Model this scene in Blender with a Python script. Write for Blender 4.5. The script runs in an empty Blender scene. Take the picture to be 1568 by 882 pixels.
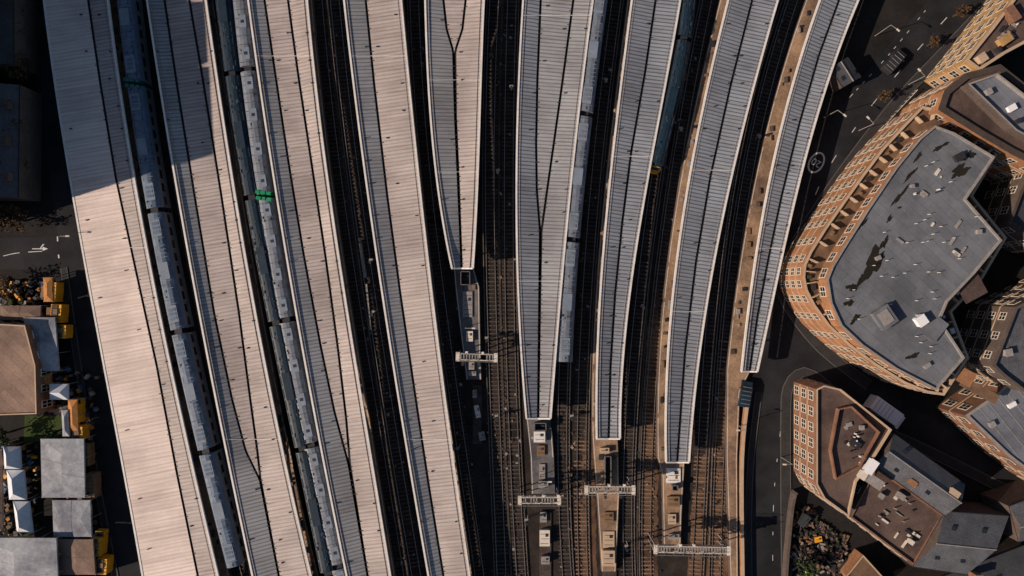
import bpy, math, random
import numpy as np
from mathutils import Vector
random.seed(7)
H=120.0; F=1080.0
def P(px,py,z=0.0):
    s=(H-z)/F
    return Vector(((px-784)*s,(441-py)*s,z))

# ---------------------------------------------------------------- materials
MATS={}
def mat(name,col,rough=0.8,var=0.25,scale=0.6,fine=8.0,metal=0.0,bump=0.0,kind=None,col2=None,p=0.6,spec=0.3,stripe=0.75):
    if name in MATS: return MATS[name]
    m=bpy.data.materials.new(name); m.use_nodes=True
    nt=m.node_tree; N=nt.nodes; L=nt.links
    b=N['Principled BSDF']; b.inputs['Roughness'].default_value=rough; b.inputs['Metallic'].default_value=metal
    b.inputs['Specular IOR Level'].default_value=spec
    tc=N.new('ShaderNodeTexCoord')
    n1=N.new('ShaderNodeTexNoise'); n1.inputs['Scale'].default_value=scale; n1.inputs['Detail'].default_value=5
    n2=N.new('ShaderNodeTexNoise'); n2.inputs['Scale'].default_value=fine; n2.inputs['Detail'].default_value=3
    L.new(tc.outputs['Object'],n1.inputs['Vector']); L.new(tc.outputs['Object'],n2.inputs['Vector'])
    ad=N.new('ShaderNodeMath'); ad.operation='ADD'; L.new(n1.outputs['Fac'],ad.inputs[0]); L.new(n2.outputs['Fac'],ad.inputs[1])
    mr=N.new('ShaderNodeMapRange'); L.new(ad.outputs[0],mr.inputs['Value'])
    mr.inputs['From Min'].default_value=0.65; mr.inputs['From Max'].default_value=1.35
    mr.inputs['To Min'].default_value=0; mr.inputs['To Max'].default_value=1
    mx=N.new('ShaderNodeMix'); mx.data_type='RGBA'; L.new(mr.outputs[0],mx.inputs['Factor'])
    c2=col2 if col2 else tuple(min(1,c*(1+var)) for c in col)
    c1=col if col2 else tuple(c*(1-var) for c in col)
    mx.inputs[6].default_value=(*c1,1); mx.inputs[7].default_value=(*c2,1)
    out=mx.outputs[2]
    def mul(sock,fac_sock,dark):
        q=N.new('ShaderNodeMix'); q.data_type='RGBA'; q.blend_type='MULTIPLY'
        L.new(fac_sock,q.inputs['Factor']); L.new(sock,q.inputs[6]); q.inputs[7].default_value=(*dark,1)
        return q.outputs[2]
    def M(op,a,bv=None):
        q=N.new('ShaderNodeMath'); q.operation=op
        if isinstance(a,(int,float)): q.inputs[0].default_value=a
        else: L.new(a,q.inputs[0])
        if bv is not None:
            if isinstance(bv,(int,float)): q.inputs[1].default_value=bv
            else: L.new(bv,q.inputs[1])
        return q.outputs[0]
    if kind=='ribs':
        sx=N.new('ShaderNodeSeparateXYZ'); L.new(tc.outputs['UV'],sx.inputs[0])
        v=M('DIVIDE',sx.outputs['Y'],p)
        fr=M('FRACT',v); g=M('GREATER_THAN',fr,0.68)
        out=mul(out,g,(stripe,stripe,stripe))
        fl=M('FLOOR',M('DIVIDE',sx.outputs['Y'],p*2))
        fu=M('FLOOR',M('DIVIDE',sx.outputs['X'],40.0))
        cb=N.new('ShaderNodeCombineXYZ'); L.new(fl,cb.inputs[0]); L.new(fu,cb.inputs[1])
        wn=N.new('ShaderNodeTexWhiteNoise'); L.new(cb.outputs[0],wn.inputs['Vector'])
        out=mul(out,M('MULTIPLY',wn.outputs['Value'],0.3),(0.72,0.72,0.74))
        cb2=N.new('ShaderNodeCombineXYZ'); L.new(M('MULTIPLY',sx.outputs['X'],0.25),cb2.inputs[0]); L.new(M('MULTIPLY',sx.outputs['Y'],2.2),cb2.inputs[1])
        n3=N.new('ShaderNodeTexNoise'); n3.inputs['Scale'].default_value=1.0; n3.inputs['Detail'].default_value=3
        L.new(cb2.outputs[0],n3.inputs['Vector'])
        r3=N.new('ShaderNodeMapRange'); r3.inputs['From Min'].default_value=0.45; r3.inputs['From Max'].default_value=0.75; L.new(n3.outputs['Fac'],r3.inputs['Value'])
        out=mul(out,r3.outputs[0],(0.74,0.70,0.68))
        n4=N.new('ShaderNodeTexNoise'); n4.inputs['Scale'].default_value=0.09; n4.inputs['Detail'].default_value=5
        L.new(tc.outputs['Object'],n4.inputs['Vector'])
        r4=N.new('ShaderNodeMapRange'); r4.inputs['From Min'].default_value=0.42; r4.inputs['From Max'].default_value=0.65; L.new(n4.outputs['Fac'],r4.inputs['Value'])
        out=mul(out,r4.outputs[0],(0.72,0.71,0.72))
    if kind in('brick','felt','tile'):
        bt=N.new('ShaderNodeTexBrick'); 
        mp=N.new('ShaderNodeMapping'); L.new(tc.outputs['Object'],mp.inputs['Vector'])
        if kind=='brick':
            sp=N.new('ShaderNodeSeparateXYZ'); L.new(tc.outputs['Object'],sp.inputs[0])
            cb=N.new('ShaderNodeCombineXYZ'); L.new(M('ADD',sp.outputs[0],sp.outputs[1]),cb.inputs[0]); L.new(sp.outputs[2],cb.inputs[1])
            L.new(cb.outputs[0],bt.inputs['Vector']); bt.inputs['Scale'].default_value=1.0
            bt.inputs['Brick Width'].default_value=0.9; bt.inputs['Row Height'].default_value=0.3; bt.inputs['Mortar Size'].default_value=0.02
        else:
            mp.inputs['Rotation'].default_value=(0,0,0.75 if kind=='felt' else 0.62); L.new(mp.outputs[0],bt.inputs['Vector']); bt.inputs['Scale'].default_value=1.0
            bt.inputs['Brick Width'].default_value=9.0 if kind=='felt' else 0.5; bt.inputs['Row Height'].default_value=1.4 if kind=='felt' else 0.35; bt.inputs['Mortar Size'].default_value=0.03
        bt.inputs['Color1'].default_value=(1,1,1,1); bt.inputs['Color2'].default_value=(0.84,0.84,0.84,1); bt.inputs['Mortar'].default_value=(0.6,0.6,0.6,1)
        q=N.new('ShaderNodeMix'); q.data_type='RGBA'; q.blend_type='MULTIPLY'; q.inputs['Factor'].default_value=1
        L.new(out,q.inputs[6]); L.new(bt.outputs['Color'],q.inputs[7]); out=q.outputs[2]
    if kind in('blotch','felt'):
        n3=N.new('ShaderNodeTexNoise'); n3.inputs['Scale'].default_value=0.14; n3.inputs['Detail'].default_value=6; n3.inputs['Roughness'].default_value=0.7
        L.new(tc.outputs['Object'],n3.inputs['Vector'])
        r3=N.new('ShaderNodeMapRange'); r3.inputs['From Min'].default_value=0.4; r3.inputs['From Max'].default_value=0.62; L.new(n3.outputs['Fac'],r3.inputs['Value'])
        out=mul(out,r3.outputs[0],(0.45,0.45,0.5) if kind=='blotch' else (.66,.66,.68))
    L.new(out,b.inputs['Base Color'])
    if bump>0:
        bp=N.new('ShaderNodeBump'); bp.inputs['Strength'].default_value=bump; bp.inputs['Distance'].default_value=0.1
        L.new(n2.outputs['Fac'],bp.inputs['Height']); L.new(bp.outputs[0],b.inputs['Normal'])
    MATS[name]=m; return m

m_asph=mat('asphalt',(0.019,0.0205,0.025),0.9,0.3,0.3,6,bump=0.3,kind='blotch')
m_ground=mat('ground_dark',(0.018,0.017,0.017),0.95,0.4,0.2,4,bump=0.4,kind='blotch')
m_pave=mat('pavement_slab',(0.038,0.038,0.04),0.9,0.3,0.5,5,kind='tile')
m_kerb=mat('kerb_stone',(0.085,0.083,0.083),0.85)
m_ballast=mat('ballast',(0.036,0.028,0.024),0.95,0.6,0.5,10,bump=0.9,kind='blotch')
m_rust_lit=mat('ballast_rust_sunlit',(0.16,0.092,0.055),0.95,0.5,0.35,14,bump=0.8,kind='blotch')  # warm sunlight painted into the ballast colour; also colours rusty debris bits
m_sleep=mat('sleeper',(0.060,0.048,0.042),0.9,0.55,0.5,3)
m_sleep_lit=mat('sleeper_sunlit_tint',(0.20,0.125,0.08),0.9,0.5,0.3,3)  # sleepers coloured orange as if in sun, for the lit track strips
m_rail=mat('rail_steel',(0.10,0.066,0.05),0.5,0.4,0.3,3,metal=0.3)
m_railtop=mat('rail_head',(0.34,0.31,0.29),0.35,0.2,0.3,3,metal=0.6)
m_third=mat('conductor_rail',(0.17,0.15,0.135),0.5,0.4,0.4,3,metal=0.2)
m_plat=mat('platform_concrete',(0.34,0.23,0.15),0.9,0.35,0.3,3,kind='blotch')
m_platg=mat('platform_grey',(0.15,0.147,0.15),0.9,0.35,0.3,3,kind='blotch')
m_line=mat('white_paint',(0.55,0.55,0.56),0.6,0.3,0.8,10)
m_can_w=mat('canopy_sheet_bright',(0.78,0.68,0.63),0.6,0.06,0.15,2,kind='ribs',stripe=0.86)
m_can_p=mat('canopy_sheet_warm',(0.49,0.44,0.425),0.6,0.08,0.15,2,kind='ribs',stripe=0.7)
m_can_g=mat('canopy_sheet_grey',(0.37,0.385,0.41),0.6,0.08,0.15,2,kind='ribs',stripe=0.56)  # left slopes wear this greyer tone; their shade is put into the colour
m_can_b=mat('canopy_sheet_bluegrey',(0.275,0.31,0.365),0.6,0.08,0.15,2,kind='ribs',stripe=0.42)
m_trim=mat('white_trim',(0.70,0.68,0.66),0.5,0.18,0.5,3)
m_frame=mat('window_frame',(0.62,0.57,0.50),0.5,0.15,0.5,3)
m_gutter=mat('gutter_dark',(0.022,0.021,0.022),0.8,0.3)
m_dark=mat('dark_metal',(0.03,0.03,0.035),0.5,0.2)
m_steel=mat('painted_steel',(0.27,0.255,0.245),0.5,0.25,1,4)
m_glass=mat('window_glass',(0.02,0.025,0.03),0.08,0.1,spec=0.6)
m_puddle=mat('puddle_water',(0.022,0.018,0.012),0.12,0.3,spec=0.5)
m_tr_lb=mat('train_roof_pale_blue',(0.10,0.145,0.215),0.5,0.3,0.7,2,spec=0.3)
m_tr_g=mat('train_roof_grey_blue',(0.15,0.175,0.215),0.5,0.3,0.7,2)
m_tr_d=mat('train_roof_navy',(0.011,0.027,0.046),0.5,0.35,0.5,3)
m_tr_side=mat('train_side',(0.20,0.23,0.28),0.35,0.1)
m_tr_box=mat('train_roof_unit',(0.19,0.235,0.30),0.5,0.25)
m_tr_boxd=mat('train_roof_unit_dark',(0.05,0.075,0.105),0.5,0.25)
m_teal=mat('coupling_teal',(0.02,0.13,0.12),0.6)
m_green=mat('coupling_green',(0.0,0.24,0.10),0.6)
m_yel=mat('yellow_paint',(0.72,0.34,0.02),0.5,0.25)
m_brk=mat('orange_brick',(0.35,0.175,0.09),0.9,0.3,0.5,3,kind='brick')
m_brkr=mat('red_brick',(0.23,0.12,0.078),0.9,0.3,0.5,3,kind='brick')
m_brky=mat('yellow_brick',(0.44,0.27,0.115),0.9,0.25,0.5,3,kind='brick')
m_brkd=mat('dark_brick',(0.11,0.085,0.075),0.9,0.3,0.5,3,kind='brick')
m_stone=mat('pale_stone',(0.46,0.35,0.25),0.8,0.2)
m_roofg=mat('grey_felt_roof',(0.17,0.185,0.21),0.8,0.15,0.25,5,kind='felt')
m_roofg2=mat('slate_sheet_roof',(0.19,0.21,0.25),0.7,0.15,0.25,5,kind='felt')
m_roofb=mat('brown_flat_roof',(0.12,0.083,0.07),0.9,0.25,0.3,4,kind='blotch')
m_slate=mat('slate_tiles',(0.105,0.112,0.13),0.7,0.35,0.5,5,kind='tile')
m_slated=mat('slate_tiles_dark',(0.05,0.055,0.065),0.7,0.35,0.5,5,kind='tile')
m_terr=mat('terrace_floor',(0.17,0.105,0.065),0.9,0.35,kind='blotch')
m_tent=mat('tent_fabric',(0.38,0.41,0.45),0.8,0.25,0.4,2,kind='blotch')
m_tentw=mat('tent_white',(0.62,0.66,0.72),0.8,0.15,0.4,2)
m_tan=mat('tan_roof',(0.30,0.21,0.165),0.9,0.2,0.3,3,kind='felt')
m_awn=mat('orange_awning',(0.45,0.20,0.06),0.8,0.3,0.8,3)
m_bluet=mat('blue_tarpaulin',(0.05,0.11,0.22),0.7,0.3)
m_grass=mat('grass',(0.035,0.06,0.014),0.95,0.4,1.0,9,bump=0.5)
m_leafb=mat('leaf_autumn',(0.075,0.045,0.02),0.9,0.5,0.8,4)
m_leafg=mat('leaf_green',(0.03,0.05,0.018),0.9,0.5,0.8,4)
m_bark=mat('bark',(0.05,0.038,0.03),0.95)
m_white=mat('vehicle_white',(0.8,0.82,0.85),0.3,0.05)
m_rubber=mat('rubber',(0.02,0.02,0.02),0.9)
m_hivis=mat('lime_sheet',(0.35,0.6,0.03),0.6)
m_wood=mat('timber',(0.20,0.125,0.07),0.9,0.3)

# ---------------------------------------------------------------- mesh helper
class MB:
    def __init__(s): s.v=[]; s.f=[]; s.mi=[]; s.mats=[]; s.uv={}
    def m(s,mt):
        if mt not in s.mats: s.mats.append(mt)
        return s.mats.index(mt)
    def face(s,pts,mt,uvs=None):
        i=len(s.v); s.v.extend([tuple(p) for p in pts]); s.f.append(tuple(range(i,i+len(pts)))); s.mi.append(s.m(mt))
        if uvs: s.uv[len(s.f)-1]=uvs
    def box(s,c,size,mt,ang=0.0,top=None,taper=1.0):
        sx,sy,sz=[a/2 for a in size]; ca,sa=math.cos(ang),math.sin(ang)
        pt=[]
        for dz,k in((-sz,1.0),(sz,taper)):
            for dx,dy in((-sx,-sy),(sx,-sy),(sx,sy),(-sx,sy)):
                dx*=k;dy*=k
                pt.append((c[0]+dx*ca-dy*sa,c[1]+dx*sa+dy*ca,c[2]+dz))
        i=len(s.v); s.v.extend(pt); mm=s.m(mt); tt=s.m(top) if top else mm
        for q,k in(((0,3,2,1),mm),((4,5,6,7),tt),((0,1,5,4),mm),((1,2,6,5),mm),((2,3,7,6),mm),((3,0,4,7),mm)):
            s.f.append(tuple(i+a for a in q)); s.mi.append(k)
    def sweep(s,pts,prof,mt,closed=True,caps=True,mts=None):
        n=len(pts); k=len(prof); i0=len(s.v)
        for j,p in enumerate(pts):
            a=pts[max(0,j-1)]; b=pts[min(n-1,j+1)]
            t=Vector((b[0]-a[0],b[1]-a[1],0)); 
            if t.length<1e-9: t=Vector((0,1,0))
            t.normalize(); r=Vector((t.y,-t.x,0))
            for o,z in prof: s.v.append((p[0]+r.x*o,p[1]+r.y*o,p[2]+z))
        mm=s.m(mt)
        for j in range(n-1):
            for q in range(k if closed else k-1):
                q2=(q+1)%k
                s.f.append((i0+j*k+q,i0+j*k+q2,i0+(j+1)*k+q2,i0+(j+1)*k+q)); s.mi.append(s.m(mts[q]) if mts else mm)
        if closed and caps:
            s.f.append(tuple(i0+q for q in range(k))[::-1]); s.mi.append(mm)
            s.f.append(tuple(i0+(n-1)*k+q for q in range(k))); s.mi.append(mm)
    def beam(s,a,b,w,mt):
        a=Vector(a);b=Vector(b);d=(b-a).normalized(); u=d.cross(Vector((0,0,1)))
        if u.length<0.01: u=Vector((1,0,0))
        u.normalize(); w2=u.cross(d); i=len(s.v); h=w/2
        for p in(a,b):
            for x,y in((-h,-h),(h,-h),(h,h),(-h,h)): s.v.append(tuple(p+u*x+w2*y))
        mm=s.m(mt)
        for q in((0,1,5,4),(1,2,6,5),(2,3,7,6),(3,0,4,7),(3,2,1,0),(4,5,6,7)): s.f.append(tuple(i+a for a in q)); s.mi.append(mm)
    def cyl(s,c,r,h,mt,n=10,r2=None):
        r2=r if r2 is None else r2; i=len(s.v)
        for z,rr in((0,r),(h,r2)):
            for a in range(n): s.v.append((c[0]+rr*math.cos(a*2*math.pi/n),c[1]+rr*math.sin(a*2*math.pi/n),c[2]+z))
        mm=s.m(mt)
        for a in range(n): s.f.append((i+a,i+(a+1)%n,i+n+(a+1)%n,i+n+a)); s.mi.append(mm)
        s.f.append(tuple(i+n+a for a in range(n))); s.mi.append(mm)
    def obj(s,name,parent=None,smooth=False):
        me=bpy.data.meshes.new(name); me.from_pydata(s.v,[],s.f)
        for m_ in s.mats: me.materials.append(m_)
        me.polygons.foreach_set('material_index',s.mi)
        if s.uv:
            ul=me.uv_layers.new(name='UVMap')
            for fi,uvs in s.uv.items():
                p=me.polygons[fi]
                for li,u in zip(p.loop_indices,uvs): ul.data[li].uv=u
        if smooth: me.polygons.foreach_set('use_smooth',[True]*len(me.polygons))
        me.update()
        o=bpy.data.objects.new(name,me); bpy.context.scene.collection.objects.link(o)
        if parent: o.parent=parent
        return o
def empty(name):
    o=bpy.data.objects.new(name,None); bpy.context.scene.collection.objects.link(o); return o
RECT=lambda w,h:[(-w/2,0),(-w/2,h),(w/2,h),(w/2,0)]
def fit(pts,deg=3):
    y=[p[1] for p in pts]; x=[p[0] for p in pts]
    return np.poly1d(np.polyfit(y,x,min(deg,len(pts)-1)))
def lin(pts):
    y=[p[1] for p in pts]; x=[p[0] for p in pts]
    return lambda v: float(np.interp(v,y,x))
def smooth_path(pts,step=1.0):
    out=[]; n=len(pts)
    for i in range(n-1):
        p0=pts[max(0,i-1)];p1=pts[i];p2=pts[i+1];p3=pts[min(n-1,i+2)]
        k=max(2,int((p2-p1).length/step))
        for j in range(k):
            t=j/k
            out.append(0.5*((2*p1)+(p2-p0)*t+(2*p0-5*p1+4*p2-p3)*t*t+(3*p1-p0-3*p2+p3)*t**3))
    out.append(pts[-1]); return out

# ---------------------------------------------------------------- ground
g=MB(); g.face([(-1500,-1500,-0.05),(1500,-1500,-0.05),(1500,1500,-0.05),(-1500,1500,-0.05)],m_ground); g.obj('ground')
YB,YT=1000,-120
lb=fit([(95,0),(130,280),(165,450),(200,640),(250,882)]); rb=lin([(1360,-120),(1290,0),(1225,180),(1190,330),(1165,460),(1148,570),(1133,700),(1131,882),(1131,1000)])
b=MB(); ys=list(range(YT,YB+1,20))
for a,c in zip(ys[:-1],ys[1:]):
    b.face([P(lb(c),c),P(rb(c),c),P(rb(a),a),P(lb(a),a)],m_ballast)
b.obj('railway_ballast')
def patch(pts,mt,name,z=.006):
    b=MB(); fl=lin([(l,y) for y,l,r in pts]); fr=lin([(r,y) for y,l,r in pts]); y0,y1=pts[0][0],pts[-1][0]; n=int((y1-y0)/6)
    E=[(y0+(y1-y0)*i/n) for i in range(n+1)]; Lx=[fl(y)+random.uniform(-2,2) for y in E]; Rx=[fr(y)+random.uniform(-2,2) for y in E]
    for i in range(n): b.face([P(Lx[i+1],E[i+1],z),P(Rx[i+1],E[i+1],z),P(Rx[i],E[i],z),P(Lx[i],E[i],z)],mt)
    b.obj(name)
patch([(440,1003,1008),(520,990,1010),(700,984,1008),(1000,974,1006)],m_rust_lit,'sunlit_ballast_tint')  # strips of painted sunlight laid over the ballast
patch([(560,1108,1116),(640,1092,1117),(760,1060,1117),(1000,1046,1118)],m_rust_lit,'sunlit_ballast_tint')
patch([(640,896,906),(760,888,912),(1000,900,918)],m_rust_lit,'sunlit_ballast_tint')

# ---------------------------------------------------------------- tracks
def track(f,y0=YT,y1=YB,third=1,lit_from=0):  # last argument: row beyond which sleepers take the painted sunlit colour
    b=MB(); pts=[P(f(y),y,0.0) for y in range(y1,y0-1,-10)]
    d=0
    for i in range(len(pts)-1):
        a,c=pts[i],pts[i+1]; L=(c-a).length; ang=math.atan2(c.y-a.y,c.x-a.x)
        while d<L:
            p=a.lerp(c,d/L); pyy=441-p.y*9; mt=m_sleep_lit if (lit_from and pyy>lit_from+random.uniform(-60,60)) else m_sleep
            if random.random()<.97: b.box((p.x+random.uniform(-.03,.03),p.y,0.04),(0.27,2.5+random.uniform(-.08,.08),0.10),mt,ang+random.uniform(-.02,.02))
            d+=0.68
        d-=L
    for o in(-0.74,0.74): b.sweep(pts,[(o-.045,.09),(o-.045,.24),(o+.045,.24),(o+.045,.09)],m_rail,mts=[m_rail,m_railtop,m_rail,m_rail])
    b.sweep(pts,[(third*1.2-.05,.12),(third*1.2-.05,.28),(third*1.2+.05,.28),(third*1.2+.05,.12)],m_third)
    return b.obj('railway_track')
def world_f(pts,z):
    q=[((x-784)*(H-z)/H+784,(y-441)*(H-z)/H+441) for x,y in pts]
    return fit(q)
T1=[(190,0),(199,100),(214,200),(237,320),(265,480),(292,600),(315,700),(357,865)]
T2=[(341,0),(351,110),(367,200),(384,300),(407,420),(423,500),(443,600),(464,700),(502,882)]
T3=[(368,0),(376,100),(390,200),(405,300),(430,440),(457,600),(479,700),(521,882)]
T6=[(918,0),(905,100),(893,200),(881,300),(873,400),(868,480),(864,555)]
T7=[(1054,0),(1040,100),(1021,185),(1004,255)]
for T in(T1,T2,T3): track(world_f(T,3.8))
track(fit([(919,-30),(904,100),(880,300),(866,480),(862,640),(862,760),(868,882)]))
track(fit([(1050,0),(1034,100),(1002,280),(984,420),(968,600),(960,760),(962,882)]))
for pts,lf in(([(487,0),(520,300),(566,600),(612,882)],0),([(513,0),(547,300),(591,600),(638,882)],0),
           ([(635,0),(641,150),(656,300),(674,450),(697,620),(722,800),(735,882)],0),
           ([(757,0),(750,300),(757,600),(768,882)],0),([(784,0),(779,300),(784,600),(798,882)],0),
           ([(944,0),(910,300),(892,600),(893,882)],690),
           ([(1082,0),(1062,110),(1028,300),(1010,450),(997,600),(990,882)],470),
           ([(1186,0),(1112,300),(1080,600),(1066,882)],720),([(1214,0),(1139,300),(1106,600),(1096,882)],560)):
    track(fit(pts),third=random.choice((-1,1)),lit_from=lf)
track(fit([(245,0),(265,200),(300,400),(345,640),(395,882)]),third=-1)
for pts,w in(([(500,0),(533,300),(579,600),(625,882)],.35),([(770,0),(764,300),(770,600),(783,882)],.35),([(1010,0),(1000,330),(983,600),(976,882)],.3)):
    f=fit(pts); b=MB(); b.sweep([P(f(y),y,0.0) for y in range(YB,(YT if pts[0][0]!=1010 else 300)-1,-12)],RECT(w,0.12),m_sleep); b.obj('cable_trough')

# ---------------------------------------------------------------- canopies and platforms
ZC=3.6
def canopy(L,R,lines,y0,y1,mats,profile='V',ext=None,pmat=None,pl=0.0,pr=0.0,rise=.62):
    root=empty('platform_canopy')
    fL,fR=fit(L),fit(R); n=len(lines); fl=[lin(l) if len(l)>4 else fit(l) for l in lines]
    N_=round((y1-y0)/7); ys=[y0+i*(y1-y0)/N_ for i in range(N_+1)]
    def zz(k):
        if profile=='mono': return {0:ZC-0.1,1:ZC+0.2,2:ZC+0.5}[k]
        return ZC+(rise if k in(0,n+1) else 0.0)
    gw=0.20*9
    roof=MB(); gut=MB(); tr=MB(); rows=[]
    s=0; prevc=None
    for y in ys:
        xs=[fL(y)]+[f(y) for f in fl]+[fR(y)]
        c=P((xs[0]+xs[-1])/2,y,ZC)
        if prevc is not None: s+=(c-prevc).length
        prevc=c; rows.append((y,xs,s,c))
    for j in range(len(rows)-1):
        (ya,xa,sa,ca),(yb,xb,sb,cb)=rows[j],rows[j+1]
        t=(cb-ca).normalized()
        def U(p,cc,ss): d=p-cc; return ss+d.x*t.x+d.y*t.y
        if n==1: segs=[(0,1,0,-gw),(1,2,gw,0)]
        else: segs=[(0,1,0,-gw),(1,2,gw,-gw),(2,3,gw,0)]
        for si,(k0,k1,o0,o1) in enumerate(segs):
            qa=[xa[k0]+o0,xa[k1]+o1]; qb=[xb[k0]+o0,xb[k1]+o1]
            if qa[1]<=qa[0]+1 and qb[1]<=qb[0]+1: continue
            if qa[1]<qa[0]: qa=[sum(qa)/2]*2
            if qb[1]<qb[0]: qb=[sum(qb)/2]*2
            za,zb=zz(k0),zz(k1)
            p=[P(qb[0],yb,za),P(qb[1],yb,zb),P(qa[1],ya,zb),P(qa[0],ya,za)]
            cs=[(cb,sb),(cb,sb),(ca,sa),(ca,sa)]
            uo=si*40+5
            roof.face(p,mats[min(si,len(mats)-1)],[(uo+(i in(1,2))*3,U(p[i],*cs[i])) for i in range(4)])
        for k in range(1,n+1):
            z=zz(k)-0.22; w=gw+.6
            gut.face([P(xb[k]-w,yb,z),P(xb[k]+w,yb,z),P(xa[k]+w,ya,z),P(xa[k]-w,ya,z)],m_gutter)
    roof.obj('roof_sheets',root)
    for k in(0,n+1):
        z=zz(k); tr.sweep([P(x[k],y,z) for y,x,_,_ in reversed(rows)],[(-.15,-.3),(-.15,.07),(.15,.07),(.15,-.3)],m_trim)
        o_=5 if k==0 else -5; zi=z-.05
        tr.sweep([P(x[k]+o_,y,zi) for y,x,_,_ in reversed(rows)],[(-.04,-.1),(-.04,.05),(.04,.05),(.04,-.1)],m_steel)
    for y,x,_,_ in(rows[0],rows[-1]):
        pts=[P(x[k],y,zz(k)) for k in range(n+2)]
        for a,c in zip(pts[:-1],pts[1:]): tr.beam(a,c,0.26,m_trim)
    tr.obj('fascia',root); gut.obj('gutters',root)
    fx=MB(); nextd=2
    for (y,xs,s_,c) in rows:
        if s_>nextd:
            nextd=s_+random.uniform(3.0,5.5)
            for k in range(n+1):
                if random.random()<.6:
                    tt=random.choice((.2,.8,random.uniform(.1,.9))); x=xs[k]*(1-tt)+xs[k+1]*tt; z=zz(k)*(1-tt)+zz(k+1)*tt
                    if xs[k+1]-xs[k]<8: continue
                    p=P(x,y,z); fx.box((p.x,p.y,p.z+.12),(.32,.16,.26),m_dark,random.uniform(-.3,.3))
        for k in range(1,n+1):
            if random.random()<.45:
                p=P(xs[k]-gw*random.choice((1,-1,-1))*.9,y,zz(k)+.04); fx.box(p,(random.uniform(.25,.6),.12,.06),m_dark,0)
    for yy in [y0+(y1-y0)*t for t in(.18,.45,.72)]:
        if random.random()<.4:
            r=min(rows,key=lambda q:abs(q[0]-yy)); 
            for k in range(n+1): fx.beam(P(r[1][k],r[0],zz(k)+.03),P(r[1][k+1],r[0],zz(k+1)+.03),.07,m_trim)
    fx.obj('roof_fittings',root)
    co=MB(); nd=1
    for (y,xs,s_,c) in rows:
        if s_>nd:
            nd=s_+7.5
            for k in range(1,n+1):
                p=P(xs[k],y,zz(k)); co.cyl((p.x,p.y,.9),.14,ZC-1.2,m_steel,8)
            co.beam(P(xs[0],y,zz(0)-.35),P(xs[1],y,zz(1)-.35),.16,m_steel); co.beam(P(xs[-2],y,zz(n)-.35),P(xs[-1],y,zz(n+1)-.35),.16,m_steel)
    co.obj('columns',root)
    pb=MB(); pm=pmat or m_plat; Ls=[];Rs=[]
    for y,xs,_,_ in rows:
        a=P(xs[0],y,zz(0)); c=P(xs[-1],y,zz(n+1)); Ls.append(Vector((a.x-pl,a.y,.9))); Rs.append(Vector((c.x+pr,c.y,.9)))
    if ext:
        for y,xl,xr in ext: Ls.append(P(xl,y,.9)); Rs.append(P(xr,y,.9))
    for i in range(len(Ls)-1):
        pb.face([Ls[i+1],Rs[i+1],Rs[i],Ls[i]],pm)
        for a,c in((Ls[i],Ls[i+1]),(Rs[i+1],Rs[i])):
            pb.face([a,c,(c.x,c.y,-.04),(a.x,a.y,-.04)],m_brkd)
    pb.face([Ls[-1],Rs[-1],(Rs[-1].x,Rs[-1].y,-.04),(Ls[-1].x,Ls[-1].y,-.04)],m_brkd)
    for E,sg in((Ls,1),(Rs,-1)):
        for i in range(len(E)-1):
            if random.random()<.08: continue
            a,c=E[i],E[i+1]; o=Vector((.12*sg,0,.004)); o2=Vector((.22*sg,0,.004)); pb.face([a+o,a+o2,c+o2,c+o],m_frame)
    for i in range(3,len(Ls)-1):
        if random.random()<.25:
            for E,sg in((Ls,1),(Rs,-1)):
                a=E[i]; pb.box((a.x+sg*random.uniform(.5,1.4),a.y,.93+random.uniform(.02,.2)),(random.uniform(.2,.7),random.uniform(.3,1.2),random.uniform(.1,.5)),random.choice((m_dark,m_brkd,m_steel,m_wood)),0)
    pb.obj('station_platform')
    return rows
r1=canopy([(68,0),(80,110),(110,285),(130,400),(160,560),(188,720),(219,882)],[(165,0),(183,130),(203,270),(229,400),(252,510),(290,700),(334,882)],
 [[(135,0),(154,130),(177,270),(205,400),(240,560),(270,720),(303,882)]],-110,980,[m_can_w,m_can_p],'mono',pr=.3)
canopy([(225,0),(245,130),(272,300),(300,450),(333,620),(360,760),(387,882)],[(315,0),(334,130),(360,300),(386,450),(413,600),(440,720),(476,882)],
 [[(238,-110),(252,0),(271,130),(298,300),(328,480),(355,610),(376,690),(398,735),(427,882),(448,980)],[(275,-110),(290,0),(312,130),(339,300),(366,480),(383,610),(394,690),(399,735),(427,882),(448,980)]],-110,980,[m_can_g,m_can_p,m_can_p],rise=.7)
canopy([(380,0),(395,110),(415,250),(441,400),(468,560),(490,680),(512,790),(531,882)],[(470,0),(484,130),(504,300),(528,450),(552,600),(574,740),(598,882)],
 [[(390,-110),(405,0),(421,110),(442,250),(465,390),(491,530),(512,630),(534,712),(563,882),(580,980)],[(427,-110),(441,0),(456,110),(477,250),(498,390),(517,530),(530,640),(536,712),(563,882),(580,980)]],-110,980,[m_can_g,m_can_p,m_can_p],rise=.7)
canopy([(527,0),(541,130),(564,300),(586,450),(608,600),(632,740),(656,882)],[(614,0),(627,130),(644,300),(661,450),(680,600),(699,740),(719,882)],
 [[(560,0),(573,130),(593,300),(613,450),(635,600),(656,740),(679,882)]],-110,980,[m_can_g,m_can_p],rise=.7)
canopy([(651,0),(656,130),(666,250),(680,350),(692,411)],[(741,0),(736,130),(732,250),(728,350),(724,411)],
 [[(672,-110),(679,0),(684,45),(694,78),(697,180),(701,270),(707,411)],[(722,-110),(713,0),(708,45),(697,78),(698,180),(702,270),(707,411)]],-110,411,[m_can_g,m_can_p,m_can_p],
 ext=[(440,697,734),(500,704,735),(581,714,737)],pmat=m_platg,rise=.7)
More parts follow.
